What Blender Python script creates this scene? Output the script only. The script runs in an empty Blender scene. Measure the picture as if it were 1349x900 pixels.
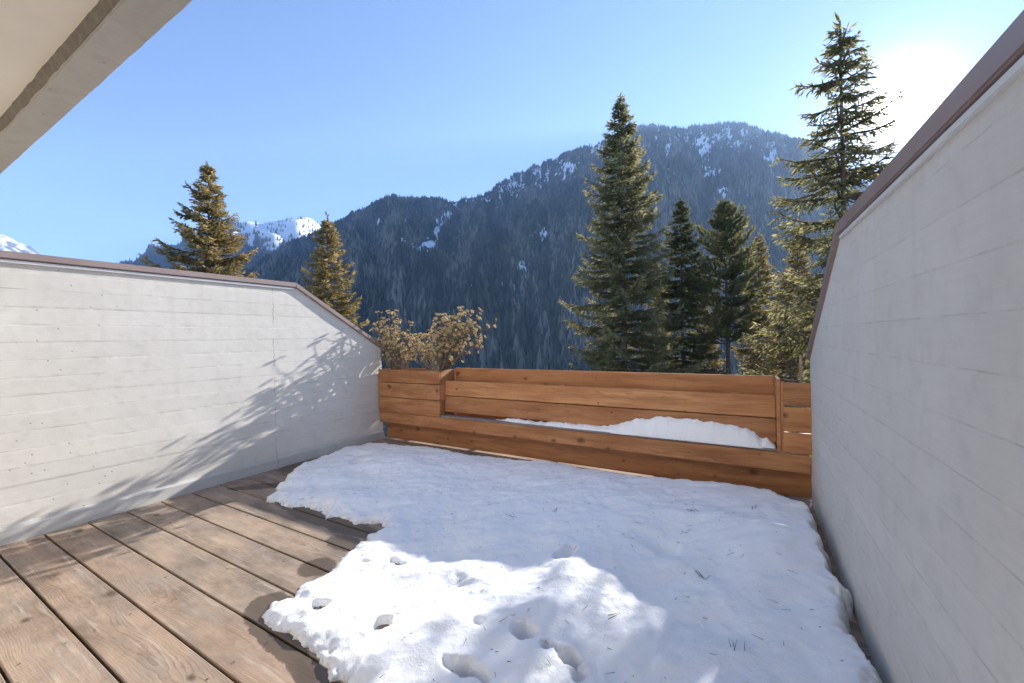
import bpy, bmesh, math, random
import numpy as np
from mathutils import Vector, Matrix

S = bpy.context.scene
COL = S.collection
rng = np.random.default_rng(7)
random.seed(7)
R = math.radians

# ------------------------------------------------------------------ camera
CAMZ = 1.5
cam = bpy.data.objects.new('camera', bpy.data.cameras.new('camera'))
COL.objects.link(cam)
cam.data.sensor_width = 36.0
cam.data.lens = 14.293
cam.data.clip_start = 0.05
cam.data.clip_end = 20000
_x = Vector((0.86708, 0.49783, -0.01854))
_f = Vector((-0.49803, 0.86712, -0.00802))
_u = _x.cross(_f).normalized()
cam.matrix_world = Matrix(((_x.x, _u.x, -_f.x, 0), (_x.y, _u.y, -_f.y, 0), (_x.z, _u.z, -_f.z, CAMZ), (0, 0, 0, 1)))
S.camera = cam

# ------------------------------------------------------------------ light
SUN_EL, SUN_AZ = R(21.6), R(13.64)          # azimuth clockwise from +Y
SUN_DIR = Vector((math.sin(SUN_AZ) * math.cos(SUN_EL), math.cos(SUN_AZ) * math.cos(SUN_EL), math.sin(SUN_EL)))
W = bpy.data.worlds.new('World')
S.world = W
W.use_nodes = True
nt = W.node_tree
nt.nodes.clear()
sky = nt.nodes.new('ShaderNodeTexSky')
sky.sky_type = 'NISHITA'
sky.sun_disc = False
sky.sun_elevation = SUN_EL
sky.sun_rotation = SUN_AZ
sky.altitude = 1200
sky.air_density = 0.5
sky.dust_density = 0.03
sky.ozone_density = 1.3
bg = nt.nodes.new('ShaderNodeBackground')
bg.inputs['Strength'].default_value = 0.118
wo = nt.nodes.new('ShaderNodeOutputWorld')
nt.links.new(sky.outputs[0], bg.inputs['Color'])
# bright circumsolar sky round the sun (forward scattering of the air)
geo = nt.nodes.new('ShaderNodeTexCoord')
dot = nt.nodes.new('ShaderNodeVectorMath'); dot.operation = 'DOT_PRODUCT'
nrm = nt.nodes.new('ShaderNodeVectorMath'); nrm.operation = 'NORMALIZE'
nt.links.new(geo.outputs['Generated'], nrm.inputs[0])
nt.links.new(nrm.outputs[0], dot.inputs[0])
dot.inputs[1].default_value = SUN_DIR
def wmath(op, a, b=None):
    n = nt.nodes.new('ShaderNodeMath'); n.operation = op
    for i, v in enumerate((a, b)):
        if v is None: continue
        if isinstance(v, (int, float)): n.inputs[i].default_value = v
        else: nt.links.new(v, n.inputs[i])
    return n.outputs[0]
def hg(g):
    # Henyey-Greenstein lobe
    base = wmath('SUBTRACT', 1 + g * g, wmath('MULTIPLY', dot.outputs['Value'], 2 * g))
    return wmath('DIVIDE', (1 - g) ** 3, wmath('POWER', base, 1.5))
glow = wmath('ADD', wmath('MULTIPLY', hg(0.985), 26.0), wmath('MULTIPLY', hg(0.93), 0.05))
bg2 = nt.nodes.new('ShaderNodeBackground')
bg2.inputs['Color'].default_value = (1.0, 0.95, 0.86, 1)
nt.links.new(glow, bg2.inputs['Strength'])
ad = nt.nodes.new('ShaderNodeAddShader')
nt.links.new(bg.outputs[0], ad.inputs[0]); nt.links.new(bg2.outputs[0], ad.inputs[1])
nt.links.new(ad.outputs[0], wo.inputs['Surface'])

sun = bpy.data.objects.new('sun', bpy.data.lights.new('sun', 'SUN'))
COL.objects.link(sun)
sun.data.energy = 5.0
sun.data.angle = R(0.53)
sun.data.color = (1.0, 0.955, 0.885)
sun.rotation_euler = (-SUN_DIR).to_track_quat('-Z', 'Y').to_euler()

S.view_settings.view_transform = 'Standard'
S.view_settings.look = 'None'
S.view_settings.exposure = 1.66
S.view_settings.gamma = 1.0
S.cycles.use_denoising = True
S.cycles.max_bounces = 10
S.cycles.diffuse_bounces = 5
S.cycles.transmission_bounces = 4
S.cycles.volume_bounces = 1
S.cycles.sample_clamp_indirect = 8

# ------------------------------------------------------------------ helpers
def tag(o, label=None, cat=None, group=None, kind=None):
    if label: o['label'] = label
    if cat: o['category'] = cat
    if group: o['group'] = group
    if kind: o['kind'] = kind
    return o

def link(name, me, mat=None, parent=None):
    o = bpy.data.objects.new(name, me)
    COL.objects.link(o)
    if mat and me is not None and len(me.materials) == 0: me.materials.append(mat)
    if parent: o.parent = parent
    return o

def empty(name, loc=(0, 0, 0)):
    o = bpy.data.objects.new(name, None)
    COL.objects.link(o); o.location = loc; o.empty_display_size = 0.1
    return o

def np_mesh(name, V, F, smooth=False):
    """V (n,3); F (m,3) or (m,4) int array"""
    V = np.asarray(V, np.float32); F = np.asarray(F, np.int32)
    me = bpy.data.meshes.new(name)
    m, k = F.shape
    me.vertices.add(len(V)); me.vertices.foreach_set('co', V.ravel())
    me.loops.add(m * k); me.loops.foreach_set('vertex_index', F.ravel())
    me.polygons.add(m)
    me.polygons.foreach_set('loop_start', np.arange(0, m * k, k, dtype=np.int32))
    me.polygons.foreach_set('use_smooth', np.full(m, smooth))
    me.update(calc_edges=True)
    return me

def box_mesh(name, sx, sy, sz, bev=0.003, seg=1):
    bm = bmesh.new()
    bmesh.ops.create_cube(bm, size=1.0)
    for v in bm.verts: v.co = Vector((v.co.x * sx, v.co.y * sy, v.co.z * sz))
    if bev: bmesh.ops.bevel(bm, geom=bm.edges[:], offset=bev, segments=seg, affect='EDGES', profile=0.5)
    me = bpy.data.meshes.new(name); bm.to_mesh(me); bm.free()
    return me

def prism_mesh(name, poly, axis, a, b, bev=0.0):
    """poly: list of (u,v); extruded along axis 'x' (u=y, v=z) or 'y' (u=x, v=z) or 'z' from a to b"""
    bm = bmesh.new()
    def P(u, v, t):
        return {'x': (t, u, v), 'y': (u, t, v), 'z': (u, v, t)}[axis]
    A = [bm.verts.new(P(u, v, a)) for u, v in poly]
    B = [bm.verts.new(P(u, v, b)) for u, v in poly]
    n = len(poly)
    bm.faces.new(A); bm.faces.new(B[::-1])
    for i in range(n): bm.faces.new((A[i], B[i], B[(i + 1) % n], A[(i + 1) % n]))
    bmesh.ops.recalc_face_normals(bm, faces=bm.faces[:])
    if bev: bmesh.ops.bevel(bm, geom=bm.edges[:], offset=bev, segments=2, affect='EDGES', profile=0.5)
    me = bpy.data.meshes.new(name); bm.to_mesh(me); bm.free()
    return me

# numpy value noise ----------------------------------------------------------
def _hash(ix, iy, seed):
    h = (ix.astype(np.int64) * 374761393 + iy.astype(np.int64) * 668265263 + seed * 1442695041) & 0xFFFFFFFF
    h = ((h ^ (h >> 13)) * 1274126177) & 0xFFFFFFFF
    return ((h ^ (h >> 16)) & 0xFFFFFF) / float(0xFFFFFF)
def vnoise(x, y, seed=0):
    x = np.asarray(x, float); y = np.asarray(y, float)
    ix = np.floor(x); iy = np.floor(y)
    fx = x - ix; fy = y - iy
    fx = fx * fx * (3 - 2 * fx); fy = fy * fy * (3 - 2 * fy)
    a = _hash(ix, iy, seed); b = _hash(ix + 1, iy, seed); c = _hash(ix, iy + 1, seed); d = _hash(ix + 1, iy + 1, seed)
    return (a * (1 - fx) + b * fx) * (1 - fy) + (c * (1 - fx) + d * fx) * fy
def fbm(x, y, oct=4, seed=0, gain=0.5):
    s = 0; a = 1; t = 0
    for i in range(oct):
        s = s + a * vnoise(x * 2 ** i + 17.3 * i, y * 2 ** i + 9.1 * i, seed + i); t += a; a *= gain
    return s / t
def sstep(a, b, x):
    t = np.clip((x - a) / (b - a), 0, 1); return t * t * (3 - 2 * t)

# ------------------------------------------------------------------ materials
class M:
    def __init__(self, name, rough=0.8, spec=0.3):
        self.m = bpy.data.materials.new(name); self.m.use_nodes = True
        self.t = self.m.node_tree
        self.b = self.t.nodes['Principled BSDF']
        self.b.inputs['Roughness'].default_value = rough
        self.b.inputs['Specular IOR Level'].default_value = spec
    def n(self, kind, **kw):
        nd = self.t.nodes.new(kind)
        for k, v in kw.items(): setattr(nd, k, v)
        return nd
    def put(self, sock, v):
        if v is None: return
        if hasattr(v, 'is_output') or isinstance(v, bpy.types.NodeSocket): self.t.links.new(v, sock)
        else: sock.default_value = v
    def math(self, op, a, b=None, c=None, clamp=False):
        nd = self.n('ShaderNodeMath', operation=op); nd.use_clamp = clamp
        for i, v in enumerate((a, b, c)): self.put(nd.inputs[i], v)
        return nd.outputs[0]
    def vmath(self, op, a, b=None):
        nd = self.n('ShaderNodeVectorMath', operation=op)
        self.put(nd.inputs[0], a)
        if b is not None: self.put(nd.inputs[1], b)
        return nd.outputs[0]
    def noise(self, vec, scale, detail=4, rough=0.55, dist=0.0):
        nd = self.n('ShaderNodeTexNoise')
        self.put(nd.inputs['Vector'], vec); nd.inputs['Scale'].default_value = scale
        nd.inputs['Detail'].default_value = detail; nd.inputs['Roughness'].default_value = rough
        nd.inputs['Distortion'].default_value = dist
        return nd.outputs['Fac']
    def n_col(self, vec, scale):
        nd = self.n('ShaderNodeTexNoise'); self.put(nd.inputs['Vector'], vec); nd.inputs['Scale'].default_value = scale
        return nd.outputs['Color']
    def ramp(self, fac, stops):
        nd = self.n('ShaderNodeValToRGB'); self.put(nd.inputs[0], fac)
        e = nd.color_ramp.elements
        while len(e) < len(stops): e.new(0.5)
        for i, (p, c) in enumerate(stops):
            e[i].position = p; e[i].color = (*c, 1) if len(c) == 3 else c
        return nd.outputs[0]
    def mapr(self, v, a, b, c, d):
        nd = self.n('ShaderNodeMapRange'); self.put(nd.inputs[0], v)
        for i, q in enumerate((a, b, c, d)): nd.inputs[i + 1].default_value = q
        return nd.outputs[0]
    def mix(self, f, a, b, blend='MIX'):
        nd = self.n('ShaderNodeMix', data_type='RGBA', blend_type=blend)
        self.put(nd.inputs[0], f)
        for s, v in ((nd.inputs[6], a), (nd.inputs[7], b)):
            if isinstance(v, tuple) and len(v) == 3: v = (*v, 1)
            self.put(s, v)
        return nd.outputs[2]
    def color(self, c):
        if isinstance(c, tuple) and len(c) == 3: c = (*c, 1)
        self.put(self.b.inputs['Base Color'], c)
    def bump(self, h, strength=0.3, dist=0.01):
        nd = self.n('ShaderNodeBump'); nd.inputs['Strength'].default_value = strength
        nd.inputs['Distance'].default_value = dist
        self.t.links.new(h, nd.inputs['Height']); self.t.links.new(nd.outputs[0], self.b.inputs['Normal'])
    def obj(self): return self.n('ShaderNodeTexCoord').outputs['Object']
    def pos(self): return self.n('ShaderNodeNewGeometry').outputs['Position']
    def rand(self): return self.n('ShaderNodeObjectInfo').outputs['Random']
    def scale(self, v, s):
        nd = self.n('ShaderNodeMapping'); self.put(nd.inputs[0], v); nd.inputs['Scale'].default_value = s
        return nd.outputs[0]

def wood(name, light, dark, tint, knot, freq, bumpy, rough, knots=0.5, wet=None, grey=None, contrast=1.0, stain=0.0):
    m = M(name, rough, 0.25)
    P = m.obj(); rnd = m.rand()
    off = m.n('ShaderNodeCombineXYZ')
    m.put(off.inputs[0], m.math('MULTIPLY', rnd, 137.0)); m.put(off.inputs[1], m.math('MULTIPLY', rnd, 31.0)); m.put(off.inputs[2], m.math('MULTIPLY', rnd, 53.0))
    Q = m.vmath('ADD', P, off.outputs[0])
    sp = m.n('ShaderNodeSeparateXYZ'); m.put(sp.inputs[0], P)
    # knots
    kv = m.n('ShaderNodeTexVoronoi', voronoi_dimensions='2D', feature='F1')
    kq = m.vmath('ADD', m.scale(Q, (3.4, 5.0, 1)), m.vmath('MULTIPLY', m.vmath('SUBTRACT', m.n_col(Q, 9.0), (0.5, 0.5, 0.5)), (0.16, 0.2, 0)))
    m.put(kv.inputs['Vector'], kq)
    kv.inputs['Scale'].default_value = 1.0
    kc = m.n('ShaderNodeSeparateColor'); m.put(kc.inputs[0], kv.outputs['Color'])
    keep = m.math('LESS_THAN', kc.outputs[0], knots)
    size = m.math('ADD', 0.04, m.math('MULTIPLY', m.math('POWER', kc.outputs[1], 2.5), 0.16))
    kd = m.math('DIVIDE', kv.outputs['Distance'], size)
    halo = m.math('MULTIPLY', keep, m.math('EXPONENT', m.math('MULTIPLY', kd, -0.9)))
    # growth rings cut by the board face
    n1 = m.noise(m.scale(Q, (0.62, 1.0, 1.0)), 1.0, 3, 0.5)
    n2 = m.noise(m.scale(Q, (5.0, 16.0, 9.0)), 1.0, 5, 0.62)
    yc = m.math('ADD', sp.outputs[1], m.math('MULTIPLY', m.math('SUBTRACT', n1, 0.5), 0.26))
    yc = m.math('ADD', yc, m.math('MULTIPLY', m.math('SUBTRACT', m.math('FRACT', m.math('MULTIPLY', rnd, 7.31)), 0.5), 0.14))
    dep = m.math('ADD', 0.028, m.math('MULTIPLY', m.noise(m.scale(Q, (0.8, 0.2, 0.2)), 1.0, 2, 0.5), 0.09))
    r = m.math('SQRT', m.math('ADD', m.math('MULTIPLY', yc, yc), m.math('MULTIPLY', dep, dep)))
    r = m.math('ADD', r, m.math('MULTIPLY', n2, 0.024))
    r = m.math('ADD', r, m.math('MULTIPLY', halo, 0.020))
    ph = m.math('FRACT', m.math('MULTIPLY', r, freq))
    ring = m.ramp(ph, [(0.0, (0, 0, 0)), (0.62, (0.35, 0.35, 0.35)), (0.86, (1, 1, 1)), (1.0, (0, 0, 0))])
    fine = m.noise(m.scale(Q, (3.0, 190.0, 60.0)), 1.0, 3, 0.6)
    blot = m.noise(m.scale(Q, (1.3, 4.5, 3.0)), 1.0, 4, 0.6)
    rmask = m.mapr(m.noise(m.scale(Q, (1.1, 6.0, 3.0)), 1.0, 4, 0.65), 0.38, 0.66, 0.12, 1.0)
    f = m.math('ADD', m.math('MULTIPLY', m.math('MULTIPLY', ring, rmask), 0.5 * contrast), m.math('MULTIPLY', m.math('SUBTRACT', fine, 0.5), 0.75))
    f = m.math('ADD', f, m.math('MULTIPLY', m.math('SUBTRACT', blot, 0.42), 0.8), clamp=True)
    c = m.mix(f, light, dark)
    c = m.mix(m.mapr(rnd, 0, 1, 0.0, 0.85), c, m.mix(0.55, c, tint))
    if grey:
        g = m.mapr(m.noise(m.scale(Q, (0.9, 3.0, 1.0)), 2.2, 5, 0.62), 0.40, 0.66, 0, 0.8)
        c = m.mix(g, c, m.mix(m.math('MULTIPLY', m.math('MULTIPLY', ring, rmask), 0.45), grey, dark))
    if stain:
        sv = m.noise(m.scale(Q, (1.6, 3.2, 1.0)), 1.5, 6, 0.68)
        c = m.mix(m.math('MULTIPLY', m.mapr(sv, 0.42, 0.66, 0, 1), stain), c, m.mix(0.55, c, (0.085, 0.06, 0.045)))
        lv = m.noise(m.scale(Q, (2.2, 40.0, 1.0)), 1.0, 5, 0.7)
        c = m.mix(m.mapr(lv, 0.56, 0.74, 0, 0.5), c, (0.56, 0.50, 0.43))
    else:
        sv = m.noise(m.scale(Q, (1.5, 13.0, 1.0)), 1.2, 6, 0.66)
        c = m.mix(m.mapr(sv, 0.42, 0.64, 0, 0.85), c, m.mix(0.75, c, dark))
        pv_ = m.noise(m.scale(Q, (1.2, 2.0, 1.0)), 1.0, 4, 0.6)
        c = m.mix(m.mapr(pv_, 0.45, 0.7, 0, 0.6), c, tint)
        c = m.mix(1.0, c, m.ramp(m.math('FRACT', m.math('MULTIPLY', rnd, 17.7)), [(0.0, (0.82, 0.79, 0.77)), (1.0, (1.28, 1.26, 1.22))]), 'MULTIPLY')
        lv = m.noise(m.scale(Q, (1.4, 34.0, 1.0)), 1.0, 5, 0.7)
        c = m.mix(m.mapr(lv, 0.54, 0.72, 0, 0.6), c, dark)
        vv = m.noise(m.scale(Q, (26.0, 1.6, 1.0)), 1.0, 3, 0.6)
        c = m.mix(m.mapr(vv, 0.62, 0.76, 0, 0.5), c, m.mix(0.55, c, dark))
    core = m.math('MULTIPLY', keep, m.mapr(kd, 0.25, 1.15, 1.0, 0.0))
    c = m.mix(m.math('MULTIPLY', core, 0.8), c, knot)
    hgt = m.math('SUBTRACT', m.math('MULTIPLY', m.math('SUBTRACT', 1.0, ring), 0.7), m.math('MULTIPLY', fine, 0.6))
    if wet:
        wp = m.pos(); dn = m.noise(wp, 9.0, 6, 0.68)
        tot = None
        for (x, y, rx, ry, a) in wet:
            q = m.n('ShaderNodeMapping', vector_type='TEXTURE'); m.put(q.inputs[0], wp)
            q.inputs['Location'].default_value = (x, y, 0); q.inputs['Scale'].default_value = (rx, ry, 1000)
            q.inputs['Rotation'].default_value = (0, 0, a)
            ln = m.n('ShaderNodeVectorMath', operation='LENGTH'); m.put(ln.inputs[0], q.outputs[0])
            d = m.math('ADD', ln.outputs['Value'], m.math('MULTIPLY', m.math('SUBTRACT', dn, 0.5), 1.1))
            v = m.mapr(d, 0.86, 0.98, 1, 0)
            tot = v if tot is None else m.math('MAXIMUM', tot, v)
        c = m.mix(m.math('MULTIPLY', tot, 0.72), c, m.mix(0.5, c, (0.035, 0.024, 0.016)))
        c = m.mix(m.math('MULTIPLY', tot, 0.55), c, (0.05, 0.034, 0.022))
        m.put(m.b.inputs['Roughness'], m.mapr(tot, 0, 1, rough, 0.35))
    m.color(c); m.bump(hgt, bumpy, 0.003)
    return m.m

LARCH = wood('larch_board', (0.54, 0.285, 0.13), (0.23, 0.085, 0.035), (0.40, 0.16, 0.065), (0.075, 0.03, 0.015), 110.0, 0.2, 0.6, 0.5, contrast=1.35)
DECKW = wood('weathered_deck', (0.42, 0.32, 0.235), (0.115, 0.08, 0.057), (0.36, 0.22, 0.135), (0.07, 0.045, 0.03), 120.0, 0.13, 0.75, 0.16,
             wet=[(-3.0, 2.16, 0.7, 0.11, 0.0), (-3.55, 2.26, 0.3, 0.12, 0.2), (-2.40, 1.30, 0.13, 0.12, 0.3), (-2.05, 1.16, 0.42, 0.065, -0.1),
                  (-2.5, 1.68, 0.13, 0.12, 0), (-4.3, 2.45, 0.5, 0.10, 0.7), (-4.62, 3.0, 0.3, 0.3, 0), (-1.65, 1.11, 0.35, 0.06, -0.1), (-2.6, 1.98, 0.2, 0.1, 0)],
             grey=(0.255, 0.215, 0.18), contrast=1.5, stain=0.95)
def wood_end(): pass

def concrete(name, base, dark, light):
    m = M(name, 0.88, 0.25)
    P = m.pos()
    big = m.noise(P, 1.3, 5, 0.6); mid = m.noise(P, 11.0, 5, 0.6); fin = m.noise(P, 140.0, 3, 0.6)
    c = m.mix(m.mapr(big, 0.35, 0.7, 0, 1), base, light)
    c = m.mix(m.mapr(mid, 0.5, 0.75, 0, 0.35), c, dark)
    sz = m.n('ShaderNodeSeparateXYZ'); m.put(sz.inputs[0], P)
    # timber-board print: each formwork board leaves a slightly different tone, joint lines painted dark with dirt and shade
    zb = m.math('DIVIDE', sz.outputs[2], 0.14)
    brd = m.n('ShaderNodeTexWhiteNoise', noise_dimensions='1D'); m.put(brd.inputs['W'], m.math('FLOOR', zb))
    c = m.mix(m.mapr(brd.outputs['Value'], 0, 1, 0, 0.16), c, dark)
    fr = m.math('FRACT', zb)
    ed = m.math('MINIMUM', fr, m.math('SUBTRACT', 1.0, fr))
    jn = m.math('MULTIPLY', m.mapr(ed, 0.0, 0.035, 1, 0), m.mapr(m.noise(m.scale(P, (1, 2.4, 14)), 2.2, 6, 0.75), 0.43, 0.62, 0, 1))
    c = m.mix(m.math('MULTIPLY', jn, m.mapr(sz.outputs[0], -1.0, 0.0, 0.62, 0.36)), c, (0.13, 0.12, 0.11))
    pit = m.n('ShaderNodeTexVoronoi'); m.put(pit.inputs['Vector'], P); pit.inputs['Scale'].default_value = 16.0
    pc = m.n('ShaderNodeSeparateColor'); m.put(pc.inputs[0], pit.outputs['Color'])
    pt = m.math('MULTIPLY', m.math('LESS_THAN', pc.outputs[0], 0.14), m.mapr(pit.outputs['Distance'], 0.06, 0.13, 1, 0))
    c = m.mix(m.math('MULTIPLY', pt, 0.5), c, (0.10, 0.095, 0.09))  # shade inside the pits painted as dark colour, besides the bump
    grain = m.noise(m.scale(P, (60, 3.0, 60.0)), 1.6, 4, 0.6)
    c = m.mix(m.mapr(grain, 0.35, 0.7, 0, 0.16), c, dark)
    # one jagged hairline crack down the far part of the sunlit wall, grime streaks under the copings
    ck = m.math('ABSOLUTE', m.math('ADD', m.math('SUBTRACT', sz.outputs[1], 2.80), m.math('MULTIPLY', m.math('SUBTRACT', m.noise(m.scale(P, (0, 0, 1)), 9.0, 5, 0.7), 0.5), 0.09)))
    ck = m.math('MULTIPLY', m.mapr(ck, 0.002, 0.007, 1, 0), m.math('MULTIPLY', m.math('LESS_THAN', sz.outputs[0], -3.0), m.mapr(m.noise(P, 6.0, 3, 0.6), 0.42, 0.55, 0, 1)))
    c = m.mix(m.math('MULTIPLY', ck, 0.55), c, (0.14, 0.13, 0.12))
    dr = m.math('MULTIPLY', m.mapr(m.noise(m.scale(P, (1, 9, 0.5)), 1.0, 5, 0.65), 0.5, 0.75, 0, 1), m.mapr(sz.outputs[2], 0.9, 2.1, 0, 1))
    c = m.mix(m.math('MULTIPLY', dr, 0.35), c, dark)
    ft = m.math('MULTIPLY', m.mapr(sz.outputs[2], 0.0, 0.35, 1, 0), m.mapr(m.noise(P, 5.0, 5, 0.65), 0.35, 0.65, 0, 1))
    c = m.mix(m.math('MULTIPLY', ft, 0.4), c, dark)
    m.color(c)
    h = m.math('ADD', m.math('MULTIPLY', mid, 0.6), m.math('MULTIPLY', fin, 0.25))
    h = m.math('ADD', h, m.math('MULTIPLY', grain, 0.35))
    h = m.math('SUBTRACT', h, m.math('MULTIPLY', pt, 0.8))
    m.bump(h, 0.35, 0.004)
    return m.m
CONC = concrete('board_marked_concrete', (0.60, 0.575, 0.525), (0.43, 0.415, 0.38), (0.66, 0.64, 0.59))
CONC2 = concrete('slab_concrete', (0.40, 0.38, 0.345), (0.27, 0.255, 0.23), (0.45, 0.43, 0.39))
CONC3 = concrete('plinth_concrete', (0.46, 0.45, 0.43), (0.33, 0.325, 0.31), (0.52, 0.51, 0.49))

def plain(name, col, col2, rough=0.6, scale=8.0, metal=0.0, bump=0.1, spec=0.3):
    m = M(name, rough, spec)
    P = m.pos(); f = m.noise(P, scale, 5, 0.6)
    m.color(m.mix(m.mapr(f, 0.3, 0.7, 0, 1), col, col2))
    m.b.inputs['Metallic'].default_value = metal
    m.bump(m.noise(P, scale * 9, 3, 0.6), bump, 0.003)
    return m.m
COPING = plain('brown_sheet_metal', (0.24, 0.185, 0.165), (0.32, 0.25, 0.225), 0.38, 2.2, 0.0, 0.06, 0.5)
DRIP = plain('pale_metal_strip', (0.62, 0.62, 0.60), (0.70, 0.70, 0.68), 0.35, 6.0, 0.0, 0.03, 0.5)
MORTAR = plain('rough_mortar', (0.23, 0.20, 0.165), (0.14, 0.12, 0.10), 0.95, 22.0, 0, 0.8)
PLASTER = plain('cream_plaster', (0.66, 0.60, 0.52), (0.72, 0.66, 0.58), 0.9, 2.0, 0, 0.2)
FACADE = plain('white_render', (0.70, 0.68, 0.64), (0.76, 0.74, 0.70), 0.9, 2.0, 0, 0.2)
DARKSUB = plain('dark_underlay', (0.06, 0.045, 0.035), (0.035, 0.03, 0.025), 0.9)
SLAT = plain('grey_seat_wood', (0.17, 0.15, 0.14), (0.25, 0.22, 0.20), 0.7, 14.0, 0, 0.3)
SOIL = plain('planter_soil', (0.035, 0.025, 0.018), (0.09, 0.065, 0.045), 0.95, 30.0, 0, 0.8)
STAKEW = plain('grey_stake_wood', (0.30, 0.24, 0.18), (0.20, 0.16, 0.12), 0.8, 20.0)
STEM = plain('shrub_bark', (0.13, 0.10, 0.075), (0.24, 0.20, 0.16), 0.85, 40.0)
NEEDLE = plain('dry_needle', (0.07, 0.05, 0.03), (0.13, 0.09, 0.05), 0.8)

def snow_mat():
    m = M('snow', 0.55, 0.35)
    P = m.pos()
    a = m.noise(P, 70.0, 4, 0.65); b = m.noise(P, 420.0, 3, 0.6)
    dirt = m.mapr(m.noise(P, 3.2, 6, 0.68), 0.56, 0.80, 0, 0.22)
    c = m.mix(dirt, (0.93, 0.94, 0.95), (0.66, 0.64, 0.61))
    sp = m.n('ShaderNodeTexVoronoi'); m.put(sp.inputs['Vector'], P); sp.inputs['Scale'].default_value = 42.0
    sc = m.n('ShaderNodeSeparateColor'); m.put(sc.inputs[0], sp.outputs['Color'])
    fl = m.math('MULTIPLY', m.math('LESS_THAN', sc.outputs[0], 0.035), m.mapr(sp.outputs['Distance'], 0.08, 0.16, 1, 0))
    c = m.mix(m.math('MULTIPLY', fl, 0.75), c, (0.16, 0.12, 0.09))
    ea = m.n('ShaderNodeAttribute'); ea.attribute_name = 'edge'
    en = m.math('MULTIPLY', ea.outputs['Fac'], m.mapr(m.noise(P, 26.0, 5, 0.7), 0.38, 0.62, 0, 1))
    c = m.mix(m.math('MULTIPLY', en, 0.75), c, (0.40, 0.38, 0.355))
    m.color(c)
    m.b.inputs['Subsurface Weight'].default_value = 0.25
    m.b.inputs['Subsurface Radius'].default_value = (0.02, 0.025, 0.03)
    m.b.inputs['Subsurface Scale'].default_value = 0.5
    g2 = m.noise(P, 24.0, 5, 0.7)
    m.bump(m.math('ADD', m.math('MULTIPLY', g2, 0.8), m.math('ADD', m.math('MULTIPLY', a, 1.0), m.math('MULTIPLY', b, 0.5))), 0.6, 0.010)
    return m.m
SNOW = snow_mat()

def foliage(name, stops, trans=0.4, scale=6.0, rough=0.6):
    m = M(name, rough, 0.25)
    P = m.pos()
    at = m.n('ShaderNodeAttribute'); at.attribute_name = 'tone'
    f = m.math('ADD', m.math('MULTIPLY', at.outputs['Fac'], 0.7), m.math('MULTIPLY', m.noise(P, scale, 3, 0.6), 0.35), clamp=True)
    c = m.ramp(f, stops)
    m.color(c)
    tr = m.n('ShaderNodeBsdfTranslucent')
    m.put(tr.inputs['Color'], m.mix(0.5, c, m.mix(1.0, c, (1.5, 1.25, 0.7), 'MULTIPLY')))
    mx = m.n('ShaderNodeMixShader'); mx.inputs[0].default_value = trans
    m.t.links.new(m.b.outputs[0], mx.inputs[1]); m.t.links.new(tr.outputs[0], mx.inputs[2])
    m.t.links.new(mx.outputs[0], m.t.nodes['Material Output'].inputs['Surface'])
    return m.m
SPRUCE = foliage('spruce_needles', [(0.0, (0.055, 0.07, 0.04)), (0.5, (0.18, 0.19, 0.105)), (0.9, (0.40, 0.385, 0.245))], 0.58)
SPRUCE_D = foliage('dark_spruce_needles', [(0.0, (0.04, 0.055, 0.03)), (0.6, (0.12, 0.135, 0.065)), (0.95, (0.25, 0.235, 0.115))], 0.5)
SPRUCE_LIT = foliage('sunlit_spruce_needles', [(0.0, (0.09, 0.09, 0.04)), (0.5, (0.27, 0.225, 0.10)), (0.9, (0.48, 0.395, 0.205))], 0.5)  # warm sunlight on these spruces is painted into the needle colours
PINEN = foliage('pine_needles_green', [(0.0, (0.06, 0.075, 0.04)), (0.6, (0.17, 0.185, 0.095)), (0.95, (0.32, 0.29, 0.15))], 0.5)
BARK = plain('spruce_bark', (0.085, 0.065, 0.05), (0.16, 0.125, 0.095), 0.9, 9.0, 0, 0.8)
LEAF = foliage('curled_shrub_leaf', [(0.0, (0.16, 0.15, 0.07)), (0.35, (0.40, 0.34, 0.18)), (0.65, (0.56, 0.44, 0.25)), (0.95, (0.48, 0.24, 0.11))], 0.4, 25.0, 0.5)

# ------------------------------------------------------------------ terrain, mountains
MAIN = [(-130, 4), (-90, 4), (-72, 5), (-64.67, 7.2), (-61.67, 8.99), (-59.26, 11.14), (-56.74, 12.63), (-53.21, 14.39), (-49.47, 17.0), (-46.56, 18.33), (-43.08, 18.36), (-38.46, 18.26), (-35.29, 18.99), (-32.31, 19.57), (-31.4, 20.69), (-26.7, 22.52), (-22.45, 23.65), (-18.28, 24.64), (-14.74, 25.03), (-11.49, 25.92), (-10.16, 25.64), (-6.66, 24.73), (-3.58, 24.53), (-1.48, 24.25), (0.94, 23.46), (3.23, 22.15), (6.11, 20.6), (8.8, 18.0), (11.89, 14.5), (17.29, 11.5), (21.74, 9.5), (40, 7), (90, 5), (130, 4)]
LAY2 = [(-110, 4), (-90, 4), (-76.75, 6.64), (-73.57, 7.92), (-72.88, 8.3), (-71.39, 10.01), (-70.29, 10.46), (-68.04, 11.47), (-64.56, 13.41), (-63.31, 13.91), (-61.02, 14.29), (-58.94, 14.8), (-56.09, 15.2), (-54.72, 14.53), (-51.39, 14.3), (-45.69, 12.5), (-30, 10), (-10, 8)]
LAY3 = [(-115, 6), (-95, 9), (-86.71, 9.6), (-82.84, 9.95), (-81.25, 9.8), (-80.62, 9.7), (-80.19, 9.4), (-79.54, 9.05), (-79.1, 8.39), (-77.24, 6.6), (-72, 4), (-60, 3)]

def near_z(r):   # hillside below the terrace, then valley floor
    return -5.2 - 0.30 * np.maximum(r - 5, 0) * np.exp(-np.maximum(r - 5, 0) / 420.0) - 0.02 * r

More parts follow.
